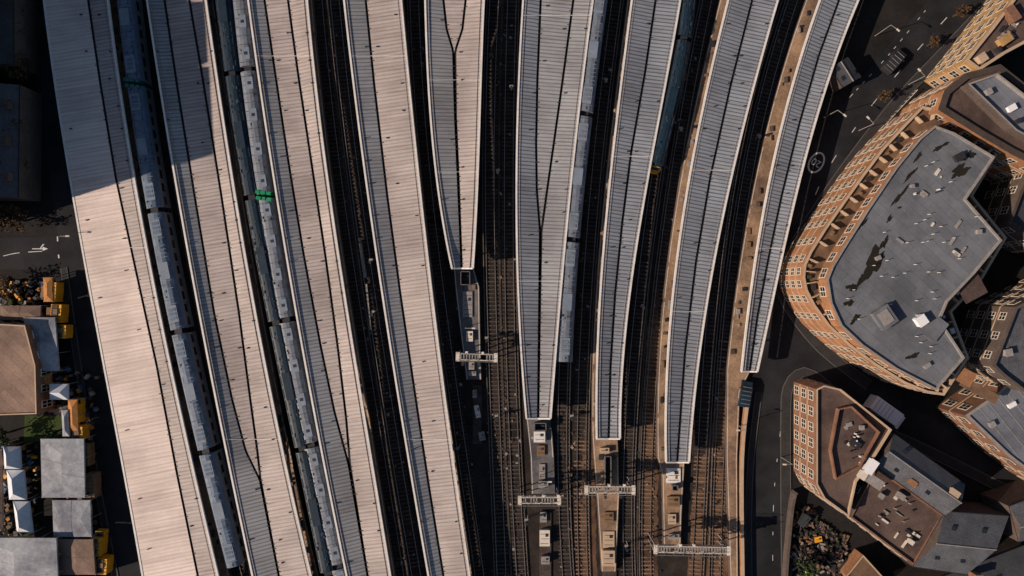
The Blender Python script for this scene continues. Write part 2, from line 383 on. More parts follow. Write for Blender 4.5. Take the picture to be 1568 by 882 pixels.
canopy([(801,0),(792,200),(792,400),(797,520),(806,641)],[(908,0),(891,130),(875,280),(862,400),(853,520),(843,641)],
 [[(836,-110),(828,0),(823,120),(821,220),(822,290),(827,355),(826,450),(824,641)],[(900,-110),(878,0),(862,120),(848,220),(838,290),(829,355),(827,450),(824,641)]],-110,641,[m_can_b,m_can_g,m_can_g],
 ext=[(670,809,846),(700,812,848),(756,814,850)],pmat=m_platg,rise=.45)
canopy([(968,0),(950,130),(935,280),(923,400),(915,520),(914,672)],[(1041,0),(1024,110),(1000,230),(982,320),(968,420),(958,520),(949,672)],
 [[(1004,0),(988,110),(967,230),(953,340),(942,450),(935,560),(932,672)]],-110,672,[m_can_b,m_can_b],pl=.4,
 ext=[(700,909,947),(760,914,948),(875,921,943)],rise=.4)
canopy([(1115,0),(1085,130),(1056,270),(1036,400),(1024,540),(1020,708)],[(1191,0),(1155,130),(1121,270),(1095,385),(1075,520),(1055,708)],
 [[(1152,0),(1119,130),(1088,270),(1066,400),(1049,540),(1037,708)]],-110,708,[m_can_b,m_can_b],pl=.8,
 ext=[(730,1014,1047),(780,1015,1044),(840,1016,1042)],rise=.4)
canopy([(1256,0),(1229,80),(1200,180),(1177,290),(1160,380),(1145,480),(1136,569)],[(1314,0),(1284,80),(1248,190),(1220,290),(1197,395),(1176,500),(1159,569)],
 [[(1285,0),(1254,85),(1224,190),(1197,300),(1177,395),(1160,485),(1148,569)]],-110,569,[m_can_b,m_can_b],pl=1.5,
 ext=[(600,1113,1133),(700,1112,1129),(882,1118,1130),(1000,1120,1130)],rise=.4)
b=MB(); nd=0
for y,xs,s_,c in r1:
    if s_>nd and 250<y<560:
        nd=s_+1.9; p=P(xs[-1],y,2.6); b.box((p.x+.6,p.y,1.9),(1.0,1.0,1.9),m_wood,-.2); b.box((p.x+.6,p.y,2.88),(1.1,1.1,.06),m_wood,-.2)
b.obj('platform_edge_fence')

# ---------------------------------------------------------------- trains
def train(T,joints,roofm,detail,nose=False,coup2=None,w=1.42):
    root=empty('passenger_train'); f=fit(T)
    prof=[(-w,.35),(-w,2.7),(-w*.96,3.25),(-w*.78,3.68),(-w*.4,3.95),(0,4.02),(w*.4,3.95),(w*.78,3.68),(w*.96,3.25),(w,2.7),(w,.35)]
    mts=[m_tr_side,m_tr_side]+[roofm]*6+[m_tr_side,m_tr_side,m_dark]
    Z=4.0
    for ci,(ja,jb) in enumerate(zip(joints[:-1],joints[1:])):
        b=MB(); ya,yb=ja+4,jb-4
        ys=np.linspace(yb,ya,22); cen=[]
        for y in ys: p=P(f(y),y,3.8); cen.append(Vector((p.x,p.y,0)))
        b.sweep(cen,prof,roofm,mts=mts)
        L=(cen[-1]-cen[0]).length
        def at(t,off=0,z=0):
            q=t*(len(cen)-1); i=min(int(q),len(cen)-2); p=cen[i].lerp(cen[i+1],q-i); d=(cen[i+1]-cen[i]).normalized(); r=Vector((d.y,-d.x,0))
            return Vector((p.x+r.x*off,p.y+r.y*off,z)),math.atan2(d.y,d.x)
        nw=9
        for k in range(nw):
            t=(k+.5)/nw
            for sd in(-1,1):
                p,a=at(t,sd*(w+.005),2.1); b.box(p,(L/nw*.62,.05,.8),m_glass if k%3 else m_dark,a)
        if detail=='pale':
            for t in(.13,.5,.87):
                p,a=at(t,0,Z); b.box(p,(2.8,1.5,.16),m_tr_box,a)
                if t!=.5:
                    for q in(-.7,0,.7): p,a=at(t+q/L,0,Z+.1); b.box(p,(.5,1.1,.06),roofm,a)
            for k in range(30):
                t=(k+.5)/30
                if random.random()<.7: p,a=at(t,0,Z-.02); b.box(p,(.07,1.9,.06),m_dark if random.random()<.2 else m_tr_box,a)
            for k in range(9):
                p,a=at(random.random(),random.uniform(-.9,.9),Z-.05); b.box(p,(random.uniform(.15,.4),.16,.18),m_dark,a)
            for o in(-.72,.72):
                for k in range(14):
                    if random.random()<.7: p,a=at((k+.5)/14,o,Z-.14); b.box(p,(L/14*.9,.04,.1),m_dark,a)
        elif detail=='grey':
            for t in(.1,.36,.64,.9):
                p,a=at(t,.15,Z); b.box(p,(2.0,1.2,.16),m_tr_box,a); p,a=at(t,.15,Z+.1); b.box(p,(.5,.5,.06),m_dark,a)
            for k in range(8): p,a=at(random.random(),random.uniform(-.8,.8),Z-.05); b.box(p,(.4,.15,.18),m_dark,a)
            for k in range(14): p,a=at(k/14+.03,0,Z-.01); b.box(p,(.06,2.0,.05),m_dark,a)
        else:
            for k in range(44): p,a=at(random.random(),random.uniform(-.8,.8),Z-.02); b.box(p,(random.uniform(.15,.6),.14,.14),random.choice((m_dark,m_tr_d,m_tr_boxd,m_tr_boxd)),a)
            p,a=at(.5,0,Z); b.box(p,(4.5,1.3,.2),m_tr_d,a)
            for o in(-1.0,1.0): 
                for k in range(10): p,a=at((k+.5)/10,o,Z-.22); b.box(p,(L/10*.8,.05,.08),m_tr_boxd if random.random()<.5 else m_dark,a)
        b.obj('carriage',root)
        if ci<len(joints)-2:
            c=MB()
            p0=P(f(jb-4),jb-4,3.7); p1=P(f(jb+4),jb+4,3.7)
            c.sweep([Vector((p1.x,p1.y,0)),Vector((p0.x,p0.y,0))],[(-.6,.9),(-.6,3.4),(.6,3.4),(.6,.9)],m_dark)
            if coup2 and ci in coup2:
                for q in(jb-4.6,jb+4.6):
                    pp=P(f(q),q,3.7)
                    for dx in(-.95,-.1,.85): c.box((pp.x+dx,pp.y-dx*.12,2.05),(random.uniform(.5,.85),.55,4.05+random.uniform(0,.1)),coup2[ci],-.15)
            c.obj('gangway',root)
    if nose:
        b=MB(); y=joints[-1]; a=P(f(y-5),y-5,3.7); c=P(f(y),y,3.7); e=P(f(y+6),y+6,3.7)
        for (pa,pb,s0,s1) in((a,c,1,.93),(c,e,.93,.7)):
            d=(pb-pa).normalized(); r=Vector((d.y,-d.x,0)); i0=len(b.v)
            for q,sc in((pa,s0),(pb,s1)):
                for o,z in((-w,.4),(-w,2.4),(-w*.7,3.4),(0,3.75),(w*.7,3.4),(w,2.4),(w,.4)):
                    b.v.append((q.x+r.x*o*sc,q.y+r.y*o*sc,z*(sc if z>1 else 1)))
            for k in range(6): b.f.append((i0+k,i0+k+1,i0+8+k,i0+7+k)); b.mi.append(b.m(m_yel if pa is c else m_tr_d))
            if pa is c: b.f.append(tuple(i0+7+k for k in range(7))); b.mi.append(b.m(m_yel))
        d=(e-c).normalized(); p=c.lerp(e,.45); b.box((p.x,p.y,2.95),(.5,1.6,.5),m_glass,math.atan2(d.y,d.x))
        b.obj('cab_nose',root)
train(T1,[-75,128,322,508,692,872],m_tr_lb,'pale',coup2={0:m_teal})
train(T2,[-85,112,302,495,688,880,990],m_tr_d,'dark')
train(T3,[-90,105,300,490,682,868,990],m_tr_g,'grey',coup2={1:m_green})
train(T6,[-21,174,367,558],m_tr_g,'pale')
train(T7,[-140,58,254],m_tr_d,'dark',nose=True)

# ---------------------------------------------------------------- gantries
def gantry(px,py,wpx,ang=-.03,z=6.0):
    root=empty('signal_gantry'); b=MB(); c=P(px,py,z); L=wpx/9.47; ca,sa=math.cos(ang),math.sin(ang)
    def q(u,v,zz): return Vector((c.x+u*ca-v*sa,c.y+u*sa+v*ca,zz))
    for v in(-.5,.5):
        for zz in(z-.7,z): b.beam(q(-L/2,v,zz),q(L/2,v,zz),.13,m_frame)
        n=int(L/1.0)
        for i in range(n+1):
            u=-L/2+i*L/n; b.beam(q(u,v,z-.7),q(u,v,z),.08,m_steel)
            if i<n: b.beam(q(u,v,z-.7 if i%2 else z),q(u+L/n,v,z if i%2 else z-.7),.08,m_steel)
    n=int(L/.45)
    for i in range(n):
        if random.random()<.85: u=-L/2+(i+.5)*L/n; b.beam(q(u,-.5,z-.02),q(u,.5,z-.02),.2,m_steel)
    for u in(-L/2+.2,L/2-.2):
        for v in(-.5,.5): b.beam(q(u,v,-.05),q(u,v,z),.18,m_steel)
        b.box(q(u,0,z+.05),(.6,1.5,.15),m_frame,ang)
    for v in(-.62,.62):
        b.beam(q(-L/2,v,z+1),q(L/2,v,z+1),.05,m_steel)
        for i in range(int(L/1.5)+1): u=-L/2+i*L/int(L/1.5); b.beam(q(u,v,z),q(u,v,z+1),.05,m_steel)
    for i in range(int(L/2.2)):
        u=-L/2+1.2+i*2.2+random.uniform(-.3,.3); p=q(u,-.9,z-.3); b.box(p,(.4,.4,1.2),m_dark,ang); b.box(p+Vector((0,-.3,.5)),(.4,.4,.06),m_dark,ang)
        if random.random()<.5: b.box(q(u+.6,.75,z-.1),(.4,.3,.5),m_trim,ang)
    b.obj('truss',root)
gantry(730,547,62); gantry(826,766,64,0.0); gantry(934,750,76,0.0); gantry(1060,842,116,-.02)

# ---------------------------------------------------------------- platform-end furniture
def cabinet(px,py,w,d,h,mt=m_trim,base=.9,ang=0.0,name='equipment_cabinet'):
    c=P(px,py,base+h); b=MB(); b.box((c.x,c.y,base+h/2),(w,d,h),mt,ang); b.box((c.x,c.y,base+h+.04),(w+.12,d+.12,.08),mt,ang)
    b.box((c.x,c.y-d/2*math.cos(ang)-.02,base+h/2),(w*.7,.05,h*.8),m_dark,ang)
    for k in range(int(d/.8)): b.box((c.x+random.uniform(-.1,.1),c.y-d/2+.4+k*.8,base+h+.1),(w*.8,.05,.05),m_dark,ang)
    b.box((c.x+w*.2,c.y+d*.2,base+h+.12),(w*.25,min(.5,d*.25),.1),m_dark,ang); b.obj(name)
def stairwell(px,py,w,d,name='platform_stairwell',base=.9):
    c=P(px,py,base); b=MB()
    for dx,dy,sx,sy in((-w/2,0,.14,d),(w/2,0,.14,d),(0,d/2,w-.14,.14),(0,-d/2,w-.14,.14)): b.box((c.x+dx,c.y+dy,base+.5),(sx,sy,1.0),m_platg)
    b.box((c.x,c.y,base+.03),(w-.16,d-.16,.05),m_gutter)
    for i in range(6): b.box((c.x,c.y-d/2+.4+i*(d-.8)/6,base+.08+i*.05),(w-.4,.15,.06),m_dark)
    b.obj(name)
stairwell(713,426,1.5,2.2); stairwell(827,652,1.9,1.2); stairwell(930,722,1.0,5.5); stairwell(1032,745,.9,.8)
cabinet(716,466,1.5,4.2,.15,m_steel); cabinet(719,515,1.0,1.6,.5,m_frame); cabinet(722,560,.8,1.2,1.0,m_steel); cabinet(723,572,1.2,.6,.6,m_steel)
cabinet(826,669,1.8,1.7,.6,m_trim); cabinet(828,690,1.2,1.6,.3,m_wood); cabinet(830,722,.9,2.4,.2,m_steel); cabinet(832,742,1.5,1.0,.8,m_steel)
cabinet(932,855,1.9,2.5,.9,m_stone); cabinet(926,690,1.4,.8,.7,m_stone); cabinet(932,792,1.5,1.6,.3,m_wood); cabinet(932,826,1.8,2.6,.15,m_stone)
cabinet(1031,728,2.3,2.4,.15,m_trim); cabinet(1031,768,2.0,1.6,.4,m_wood); cabinet(1029,795,1.2,1.6,.3,m_stone); cabinet(1032,822,1.6,.8,.5,m_steel)
cabinet(834,824,1.6,2.6,1.1,m_frame,0,name='relay_cabinet'); cabinet(835,858,1.3,1.2,1.0,m_steel,0,name='relay_cabinet'); cabinet(832,792,1.0,1.6,.6,m_steel,0,name='relay_cabinet')
cabinet(727,603,.6,1.2,1.0,m_steel,0,name='relay_cabinet'); cabinet(731,630,.7,2.0,.9,m_frame,0,name='relay_cabinet',ang=.0) if False else cabinet(731,630,.7,2.0,.9,m_frame,0,.2,'relay_cabinet'); cabinet(738,668,.9,1.3,1.0,m_steel,0,.2,'relay_cabinet')
b=MB()
for y0_,y1_,xa,xb in((590,680,724,738),(785,900,826,844),(875,960,922,944)):
    b.face([P(xa,y1_,.25),P(xb,y1_,.25),P(xb,y0_,.25),P(xa,y0_,.25)],m_sleep)
b.obj('trackside_walkway')
def signal(px,py,h=3.2):
    c=P(px,py,h); b=MB(); b.cyl((c.x,c.y,-.04),.08,h,m_steel,8); b.box((c.x,c.y-.1,h),(.4,.3,1.0),m_dark); b.box((c.x,c.y-.36,h+.15),(.35,.25,.06),m_dark)
    b.box((c.x,c.y+.25,h-.5),(.6,.4,.06),m_steel); b.beam((c.x+.3,c.y+.4,0),(c.x+.2,c.y+.3,h-.5),.06,m_trim); b.obj('railway_signal')
for x,y in((645,75),(752,86),(783,133),(935,108),(928,122),(1042,185),(1043,197),(762,262),(1163,208),(551,368),(567,400),(570,480),(745,520),(760,640),(985,470),(876,640),(890,760),(960,840),(806,800),(700,690)): signal(x,y,random.uniform(1.6,2.8))
b=MB()
for _ in range(1100):
    y=random.uniform(0,882); k=random.choice(((500,0,626,882),(770,0,783,882),(1048,100,975,882),(925,0,880,882),(1200,0,1085,882),(640,0,700,620),(1090,0,1000,882),(1110,560,1080,882),(760,560,765,882),(860,600,872,882)))
    if y<k[1]: continue
    t=(y-k[1])/(k[3]-k[1]); x=k[0]+(k[2]-k[0])*t+random.uniform(-17,17); p=P(x,y,.12)
    b.box(p,(random.uniform(.1,.45),random.uniform(.1,.55),.12),random.choice((m_rail,m_steel,m_wood,m_dark,m_sleep,m_rust_lit,m_dark)),random.random())
b.obj('track_debris')
b=MB(); f=lin([(551,362),(560,420),(569,520)])
b.sweep([P(f(y),y,.05) for y in(425,415,400,380,365)],RECT(.4,.5),m_steel); b.sweep([P(f(y),y,.05) for y in(505,490,470,450,435)],RECT(.3,.3),m_steel); b.obj('spare_rail_stack')

# ---------------------------------------------------------------- roads
def strip(name,pts,w,z,mt,th=None):
    pp=smooth_path([P(x,y,0) for x,y in pts],2.0); pp=[Vector((p.x,p.y,z)) for p in pp]; b=MB()
    if th: b.sweep(pp,RECT(w,th),mt)
    else: b.sweep(pp,[(-w/2,0),(w/2,0)],mt,closed=False)
    return b.obj(name)
R1=[(1172,1020),(1170,882),(1170,760),(1178,640),(1200,520),(1222,400),(1252,290),(1310,195),(1385,100),(1470,5),(1580,-110)]
R2=[(1205,492),(1240,545),(1290,588),(1350,627),(1420,662),(1500,705),(1600,760),(1700,820)]
RL=[(60,-110),(78,60),(100,250),(122,400),(146,560),(170,720),(205,900),(225,1000)]
strip('road',R1,8.5,0.0,m_asph); strip('road',R2,5.6,0.004,m_asph); strip('road',RL,6.0,0.0,m_asph); strip('road',[(-150,385),(-60,386),(40,388),(122,384)],5.5,0.004,m_asph)
def dashes(name,pts,w,dash,gap,z=.012,t0=0,t1=1):
    pp=smooth_path([P(x,y,0) for x,y in pts],.5); b=MB(); acc=0; on=[]
    n=len(pp)
    for i in range(int(n*t0),int(n*t1)-1):
        if acc%(dash+gap)<dash: on.append(pp[i])
        else:
            if len(on)>1: b.sweep([Vector((p.x,p.y,z)) for p in on],[(-w/2,0),(w/2,0)],m_line,closed=False)
            on=[]
        acc+=(pp[i+1]-pp[i]).length
    b.obj(name)
dashes('road_marking',R1,.12,2.0,4.0,t0=.45)
dashes('road_marking',[(1240,420),(1262,320),(1330,215),(1400,125),(1500,15)],.1,30,.5)
dashes('road_marking',[(1300,150),(1360,85),(1430,0)],.1,1,.6)
dashes('road_marking',[(1195,660),(1185,760),(1183,882)],.1,1.2,3)
dashes('road_marking',[(1365,118),(1440,30),(1460,10)],.1,30,.5)
dashes('road_marking',[(88,362),(89,385),(92,408)],.22,.9,.6)
dashes('road_marking',[(5,392),(30,387),(80,384)],.12,3,1)
b=MB(); c=P(60,381,.013); 
b.face([c+Vector((-1.2,-.08,0)),c+Vector((.6,-.08,0)),c+Vector((.6,.08,0)),c+Vector((-1.2,.08,0))],m_line); b.face([c+Vector((.6,-.35,0)),c+Vector((1.5,0,0)),c+Vector((.6,.35,0))],m_line); b.face([c+Vector((.1,.084,0)),c+Vector((.3,.084,0)),c+Vector((.9,.8,0)),c+Vector((.6,.8,0))],m_line); b.obj('road_arrow_marking')
b=MB(); c=P(1250,249,.014); n=28; A=math.radians(-30)
def el(a,rx,ry):
    x,y=rx*math.cos(a),ry*math.sin(a); return c+Vector((x*math.cos(A)-y*math.sin(A),x*math.sin(A)+y*math.cos(A),0))
for i in range(n):
    a0,a1=i*2*math.pi/n,(i+1)*2*math.pi/n; b.face([el(a0,1.0,1.65),el(a1,1.0,1.65),el(a1,1.3,1.95),el(a0,1.3,1.95)],m_line)
b.obj('speed_limit_roundel')
tx=bpy.data.curves.new('speed_limit_digits','FONT'); tx.body='20'; tx.size=1.7; tx.align_x='CENTER'; tx.align_y='CENTER'; tx.materials.append(m_line)
o=bpy.data.objects.new('speed_limit_digits',tx); o.location=c; o.rotation_euler=(0,0,A+math.pi); bpy.context.scene.collection.objects.link(o)
def pavement(pts,w):
    pp=smooth_path([P(x,y,0) for x,y in pts],1.5); pp=[Vector((p.x,p.y,-.04)) for p in pp]; b=MB()
    b.sweep(pp,RECT(w,.15),m_pave)
    for s in(-1,1): b.sweep(pp,[(s*(w/2+.07)-.07,0),(s*(w/2+.07)-.07,.165),(s*(w/2+.07)+.07,.165),(s*(w/2+.07)+.07,0)],m_kerb)
    b.obj('pavement')
pavement([(1204,1000),(1204,882),(1203,760),(1203,640),(1206,595),(1222,573),(1245,575),(1300,622),(1345,655),(1420,690),(1560,760)],1.5)
pavement([(1330,590),(1255,530),(1205,465),(1196,430),(1212,385),(1245,330),(1300,250),(1370,160),(1440,85),(1540,-20)],1.6)
pavement([(1148,1000),(1146,800),(1150,700),(1162,600)],.9)
pavement([(1262,40),(1245,130),(1222,220),(1205,300),(1196,370)],.8)
pavement([(98,410),(120,560),(145,720),(180,900)],.9)
pavement([(88,0),(106,140),(128,300),(150,430),(182,620),(222,880)],.6)
def wall(pts,w,h,mt=m_brk,name='boundary_wall'):
    pp=smooth_path([P(x,y,0) for x,y in pts],2); pp=[Vector((p.x,p.y,-.05)) for p in pp]; b=MB(); b.sweep(pp,RECT(w,h),mt)
    b.sweep([p+Vector((0,0,h+.002)) for p in pp],RECT(w+.12,.1),m_stone if mt is m_brk else mt); b.obj(name)
wall([(1135,1000),(1133,882),(1132,700),(1142,600)],.4,1.6,m_brk)
wall([(1196,1000),(1198,882),(1208,770),(1214,750)],.3,1.8,m_brkd)
wall([(82,-90),(100,140),(128,330),(146,450)],.3,1.5,m_brkd)

# ---------------------------------------------------------------- buildings
def inset(poly,d):
    n=len(poly); out=[]
    for i in range(n):
        a,b_,c=poly[i-1],poly[i],poly[(i+1)%n]
        e1=(b_-a).normalized(); e2=(c-b_).normalized(); n1=Vector((-e1.y,e1.x)); n2=Vector((-e2.y,e2.x))
        m=(n1+n2); 
        if m.length<.2: m=n1
        m.normalize(); k=d/max(.4,m.dot(n1)); out.append(b_+m*k)
    return out
def area(p): return sum(p[i-1].x*p[i].y-p[i].x*p[i-1].y for i in range(len(p)))/2
def building(name,pxs,h,wm,rm,floors,base=0.0,par=.7,pw=.45,wins=True,world=False,parm=None,root=None,ww=1.25,sp=2.5,band=True,dividers=False,child='walls_and_roof'):
    poly=[Vector((a,b_)) if world else P(a,b_,h).to_2d() for a,b_ in pxs]
    if area(poly)<0: poly=poly[::-1]
    root=root or empty(name); b=MB(); n=len(poly); ins=inset(poly,pw); V3=lambda v,z:(v.x,v.y,z)
    parm=parm or m_stone
    for i in range(n):
        a,c=poly[i],poly[(i+1)%n]; ia,ic=ins[i],ins[(i+1)%n]
        b.face([V3(a,base),V3(c,base),V3(c,h),V3(a,h)],wm); b.face([V3(a,h),V3(c,h),V3(ic,h),V3(ia,h)],parm); b.face([V3(ia,h),V3(ic,h),V3(ic,h-par),V3(ia,h-par)],parm)
    b.face([V3(v,h-par) for v in ins],rm)
    if dividers:
        for i in range(n):
            a,c=poly[i],poly[(i+1)%n]; d=c-a; L=d.length; ang=math.atan2(d.y,d.x); nr=Vector((-d.y,d.x)).normalized(); k=max(1,int(L/2.3))
            for q in range(k):
                p=a+d*((q+.5)/k)+nr*1.15; b.box((p.x,p.y,h-par+.5),(.14,1.3,1.0),parm,ang)
                if random.random()<.6: p2=a+d*((q+.9)/k)+nr*random.uniform(.9,1.5); b.box((p2.x,p2.y,h-par+.25),(random.uniform(.3,.9),random.uniform(.3,.7),.5),random.choice((m_leafg,m_wood,m_dark,m_trim)),ang)
    b.obj(child,root)
    if wins:
        wb=MB(); fh=(h-par-base)/floors
        for i in range(n):
            a,c=poly[i],poly[(i+1)%n]; d=c-a; L=d.length
            if L<2.0: continue
            ang=math.atan2(d.y,d.x); nr=Vector((d.y,-d.x)).normalized(); k=max(1,int(L/sp))
            for fl in range(floors):
                z=base+fh*(fl+.52)
                if band and fl>0:
                    mid=a+d*.5+nr*.03; wb.box((mid.x,mid.y,base+fh*fl),(L-.1,.1,.16),m_stone,ang)
                for q in range(k):
                    p=a+d*((q+.5)/k)
                    p1=p+nr*.01; wb.box((p1.x,p1.y,z),(ww,.14,fh*.55),m_frame,ang)
                    for sx in(-1,1):
                        p2=p+d.normalized()*sx*ww*.235+nr*.06; 
                        for zz_ in(-1,1): wb.box((p2.x,p2.y,z+zz_*fh*.13),(ww*.40,.05,fh*.22),m_glass,ang)
                    p3=p+nr*.08; wb.box((p3.x,p3.y,z-fh*.29),(ww+.15,.16,.08),m_stone,ang)
        wb.obj('windows',root)
    return root
def gable(root,pxs,he,rise,mt,wm,name='pitched_roof',base=0.0):
    q=[P(a,b_,he) for a,b_ in pxs]; b=MB(); r0=(q[0]+q[1])/2; r1=(q[2]+q[3])/2; r0.z=r1.z=he+rise
    b.face([q[1],q[2],r1,r0],mt); b.face([q[3],q[0],r0,r1],mt); b.face([q[0],q[1],r0],wm); b.face([q[2],q[3],r1],wm)
    for i in range(4):
        a,c=q[i],q[(i+1)%4]; b.face([(a.x,a.y,base),(c.x,c.y,base),c,a],wm)
        b.beam(a,c,.12,m_dark)
    b.beam(r0+Vector((0,0,.04)),r1+Vector((0,0,.04)),.14,m_steel)
    for t in(.22,.7):
        for s_,e in((q[1],q[2]),(q[0],q[3])):
            if random.random()<.6:
                m_=r0.lerp(r1,t+random.uniform(-.1,.1)); ee=s_.lerp(e,t); p=m_.lerp(ee,.5); b.box((p.x,p.y,p.z+.06),(.7,.8,.1),m_glass,math.atan2((r1-r0).y,(r1-r0).x))
    b.obj(name,root)
def rooftop(root,items,z):
    b=MB()
    for px,py,w,d,h,a,mt in items:
        p=P(px,py,z+h); b.box((p.x,p.y,z+h/2),(w,d,h),mt,a); b.box((p.x,p.y,z+h+.04),(w+.15,d+.15,.08),mt,a)
    b.obj('rooftop_units',root)
def scatter(root,x0,y0,dx,dy,ex,ey,z,n):
    # small hatches, flues and cable runs scattered over a roof parallelogram
    b=MB()
    for _ in range(n):
        u,v=random.uniform(.08,.92),random.uniform(.08,.92); p=P(x0+dx*u+ex*v,y0+dy*u+ey*v,z+.2)
        if random.random()<.5: b.cyl((p.x,p.y,z),random.uniform(.06,.16),random.uniform(.3,.8),random.choice((m_trim,m_steel,m_dark)),8)
        else: b.box((p.x,p.y,z+.12),(random.uniform(.2,1.4),random.uniform(.12,.5),random.uniform(.1,.35)),random.choice((m_steel,m_dark,m_frame)),random.choice((-.62,.95)))
    b.obj('roof_vents',root)
def blob(px,py,z,rx,ry,ang,mt,b):
    c=P(px,py,z); n=40; ph=[random.uniform(0,6.28) for _ in range(5)]; pts=[]
    for i in range(n):
        a=i*2*math.pi/n; r=1+.22*math.sin(2*a+ph[0])+.2*math.sin(3*a+ph[1])+.15*math.sin(5*a+ph[2])+.1*math.sin(9*a+ph[3])+.07*math.sin(13*a+ph[4])
        x,y=rx*r*math.cos(a),ry*r*math.sin(a); pts.append((c.x+x*math.cos(ang)-y*math.sin(ang),c.y+x*math.sin(ang)+y*math.cos(ang),z))
    b.face(pts,mt)
A_out=[(1229,425),(1231,405),(1240,385),(1262,350),(1290,310),(1320,268),(1350,228),(1385,190),(1412,162),(1450,170),(1530,232),(1490,300),(1542,364),(1503,430),(1458,478),(1484,548),(1446,606),(1420,602),(1385,588),(1340,560),(1300,530),(1268,500),(1246,470),(1233,445)]
rA=building('corner_apartment_block',A_out,10.0,m_brk,m_terr,4,par=.5,pw=.4,ww=1.25,sp=2.3,dividers=True)
A_in=[(1266,428),(1274,408),(1292,378),(1330,318),(1372,256),(1408,212),(1432,192),(1462,203),(1524,240),(1480,305),(1535,368),(1492,420),(1452,462),(1440,490),(1478,548),(1434,598),(1372,566),(1320,530),(1288,500),(1272,465)]
building('x',A_in,13.0,m_brk,m_roofg,1,base=9.5,par=.35,pw=.3,root=rA,ww=1.6,sp=2.2,parm=m_steel,band=False,child='penthouse_storey')
rooftop(rA,[(1356,486,2.6,3.0,1.1,.6,m_roofg),(1412,491,1.4,1.4,1.0,.6,m_white),(1434,505,3.4,1.8,.5,.9,m_roofg),(1470,240,1.4,1.0,.6,.5,m_dark),(1398,285,.4,.4,.5,0,m_steel),(1345,395,.7,.5,.4,.4,m_steel),(1500,355,.6,.6,.5,0,m_steel),(1420,560,1.0,.5,.4,.6,m_steel),(1356,486,1.6,2.0,1.22,.6,m_steel)],12.65)
b=MB()
for x,y,rx,ry,a in((1338,402,2.6,1.0,1.0),(1325,422,1.4,.7,.9),(1354,372,1.0,.4,1.1),(1470,262,1.6,.7,.6),(1484,238,.9,.6,.5),(1378,300,1.8,.3,.9),(1394,268,1.4,.25,.9),(1318,345,1.1,.35,.8),(1306,440,1.0,.5,.4),(1300,464,.8,.4,.5),(1440,225,1.2,.3,.5),(1362,335,.7,.25,.9),(1398,545,1.0,.35,.5),(1310,488,.9,.4,.7),(1406,240,.8,.3,.9)): blob(x,y,12.655+random.uniform(0,.01),rx,ry,a,m_puddle,b)
b.obj('roof_puddles',rA)
vb=MB()
for _ in range(70):
    x=random.uniform(1285,1500); y=random.uniform(225,560)
    if (x-1285)<(430-y)*.62 or y>500+ (x-1300)*.45 or (x>1430 and y>430): continue
    p=P(x,y,12.65); vb.cyl((p.x,p.y,12.62),.05,.8,m_trim,6)
vb.obj('vent_pipes',rA)
scatter(rA,1330,340,90,-110,120,110,12.65,16)
rooftop(rA,[(1487,440,3.6,3.6,.2,.5,m_roofb)],11.5)
rB=building('brown_brick_flats',[(1436,168),(1446,138),(1478,112),(1532,98),(1570,128),(1700,210),(1700,300),(1600,262),(1548,236),(1500,208)],12.0,m_brk,m_roofb,4,parm=m_brkd,pw=1.0,par=.6)
building('x',[(1482,128),(1528,112),(1590,160),(1680,220),(1640,245),(1556,200)],13.5,m_brkd,m_roofg2,1,base=11.0,wins=False,root=rB,parm=m_steel,pw=.25,child='plant_storey')
rooftop(rB,[(1515,140,.8,.8,.6,.5,m_steel),(1550,165,1.2,.8,.5,.5,m_white),(1560,185,.6,.6,.5,.5,m_dark)],12.9)
rC=building('yellow_brick_flats',[(1478,92),(1500,108),(1540,82),(1570,66),(1680,0),(1680,-120),(1620,-90),(1556,-8),(1520,40)],11.0,m_brky,m_roofb,4,parm=m_stone,par=.5,ww=1.4,sp=2.2)
rooftop(rC,[(1540,60,2,1.2,.8,.6,m_brky),(1552,20,1.2,2.4,1.2,.6,m_brkr),(1505,88,1.2,1.2,1,.6,m_stone),(1530,75,.6,.6,.8,.6,m_dark)],10.5)
scatter(rC,1510,80,40,-20,30,-50,10.5,12)
rD=building('courtyard_block',[(1555,470),(1700,400),(1700,560),(1568,600),(1535,575),(1520,560)],11.0,m_brkd,m_slate,4,parm=m_brkd)
rooftop(rD,[(1590,500,3,2,1,.2,m_dark),(1545,540,1,1,.8,.2,m_steel)],10.3)
building('courtyard_block',[(1590,230),(1700,300),(1700,390),(1600,380),(1545,340),(1560,300)],9.0,m_brkd,m_slated,3,parm=m_brkd)
rW=building('grey_roof_workshop',[(1478,636),(1530,600),(1568,560),(1700,500),(1700,800),(1600,742),(1545,700)],8.0,m_brkr,m_roofg2,2,parm=m_steel,par=.3)
b=MB()
for i in range(7):
    a=P(1500+i*14,625-i*8,7.72); c=P(1560+i*14,700-i*8,7.72); b.beam(a,c,.08,m_steel)
b.obj('roof_battens',rW); rooftop(rW,[(1520,650,.8,.8,.5,.5,m_steel),(1550,620,1.2,.6,.4,.5,m_white)],7.7)
rooftop(rA,[(1500,598,6.0,1.4,.4,-.5,m_terr),(1480,578,2.2,2.2,.5,-.5,m_brk)],9.5)
rE=building('red_brick_pub',[(1250,596),(1262,590),(1288,596),(1366,658),(1340,700),(1312,738),(1300,792),(1262,764),(1250,742)],9.0,m_brkr,m_roofb,3,parm=m_stone,par=.5,pw=.25,ww=1.5,sp=2.2)
building('x',[(1284,626),(1305,622),(1348,662),(1318,715),(1280,735),(1272,690)],9.4,m_brkr,m_roofb,1,base=8.4,wins=False,root=rE,parm=m_brkr,par=.7,pw=.2,child='raised_roof')
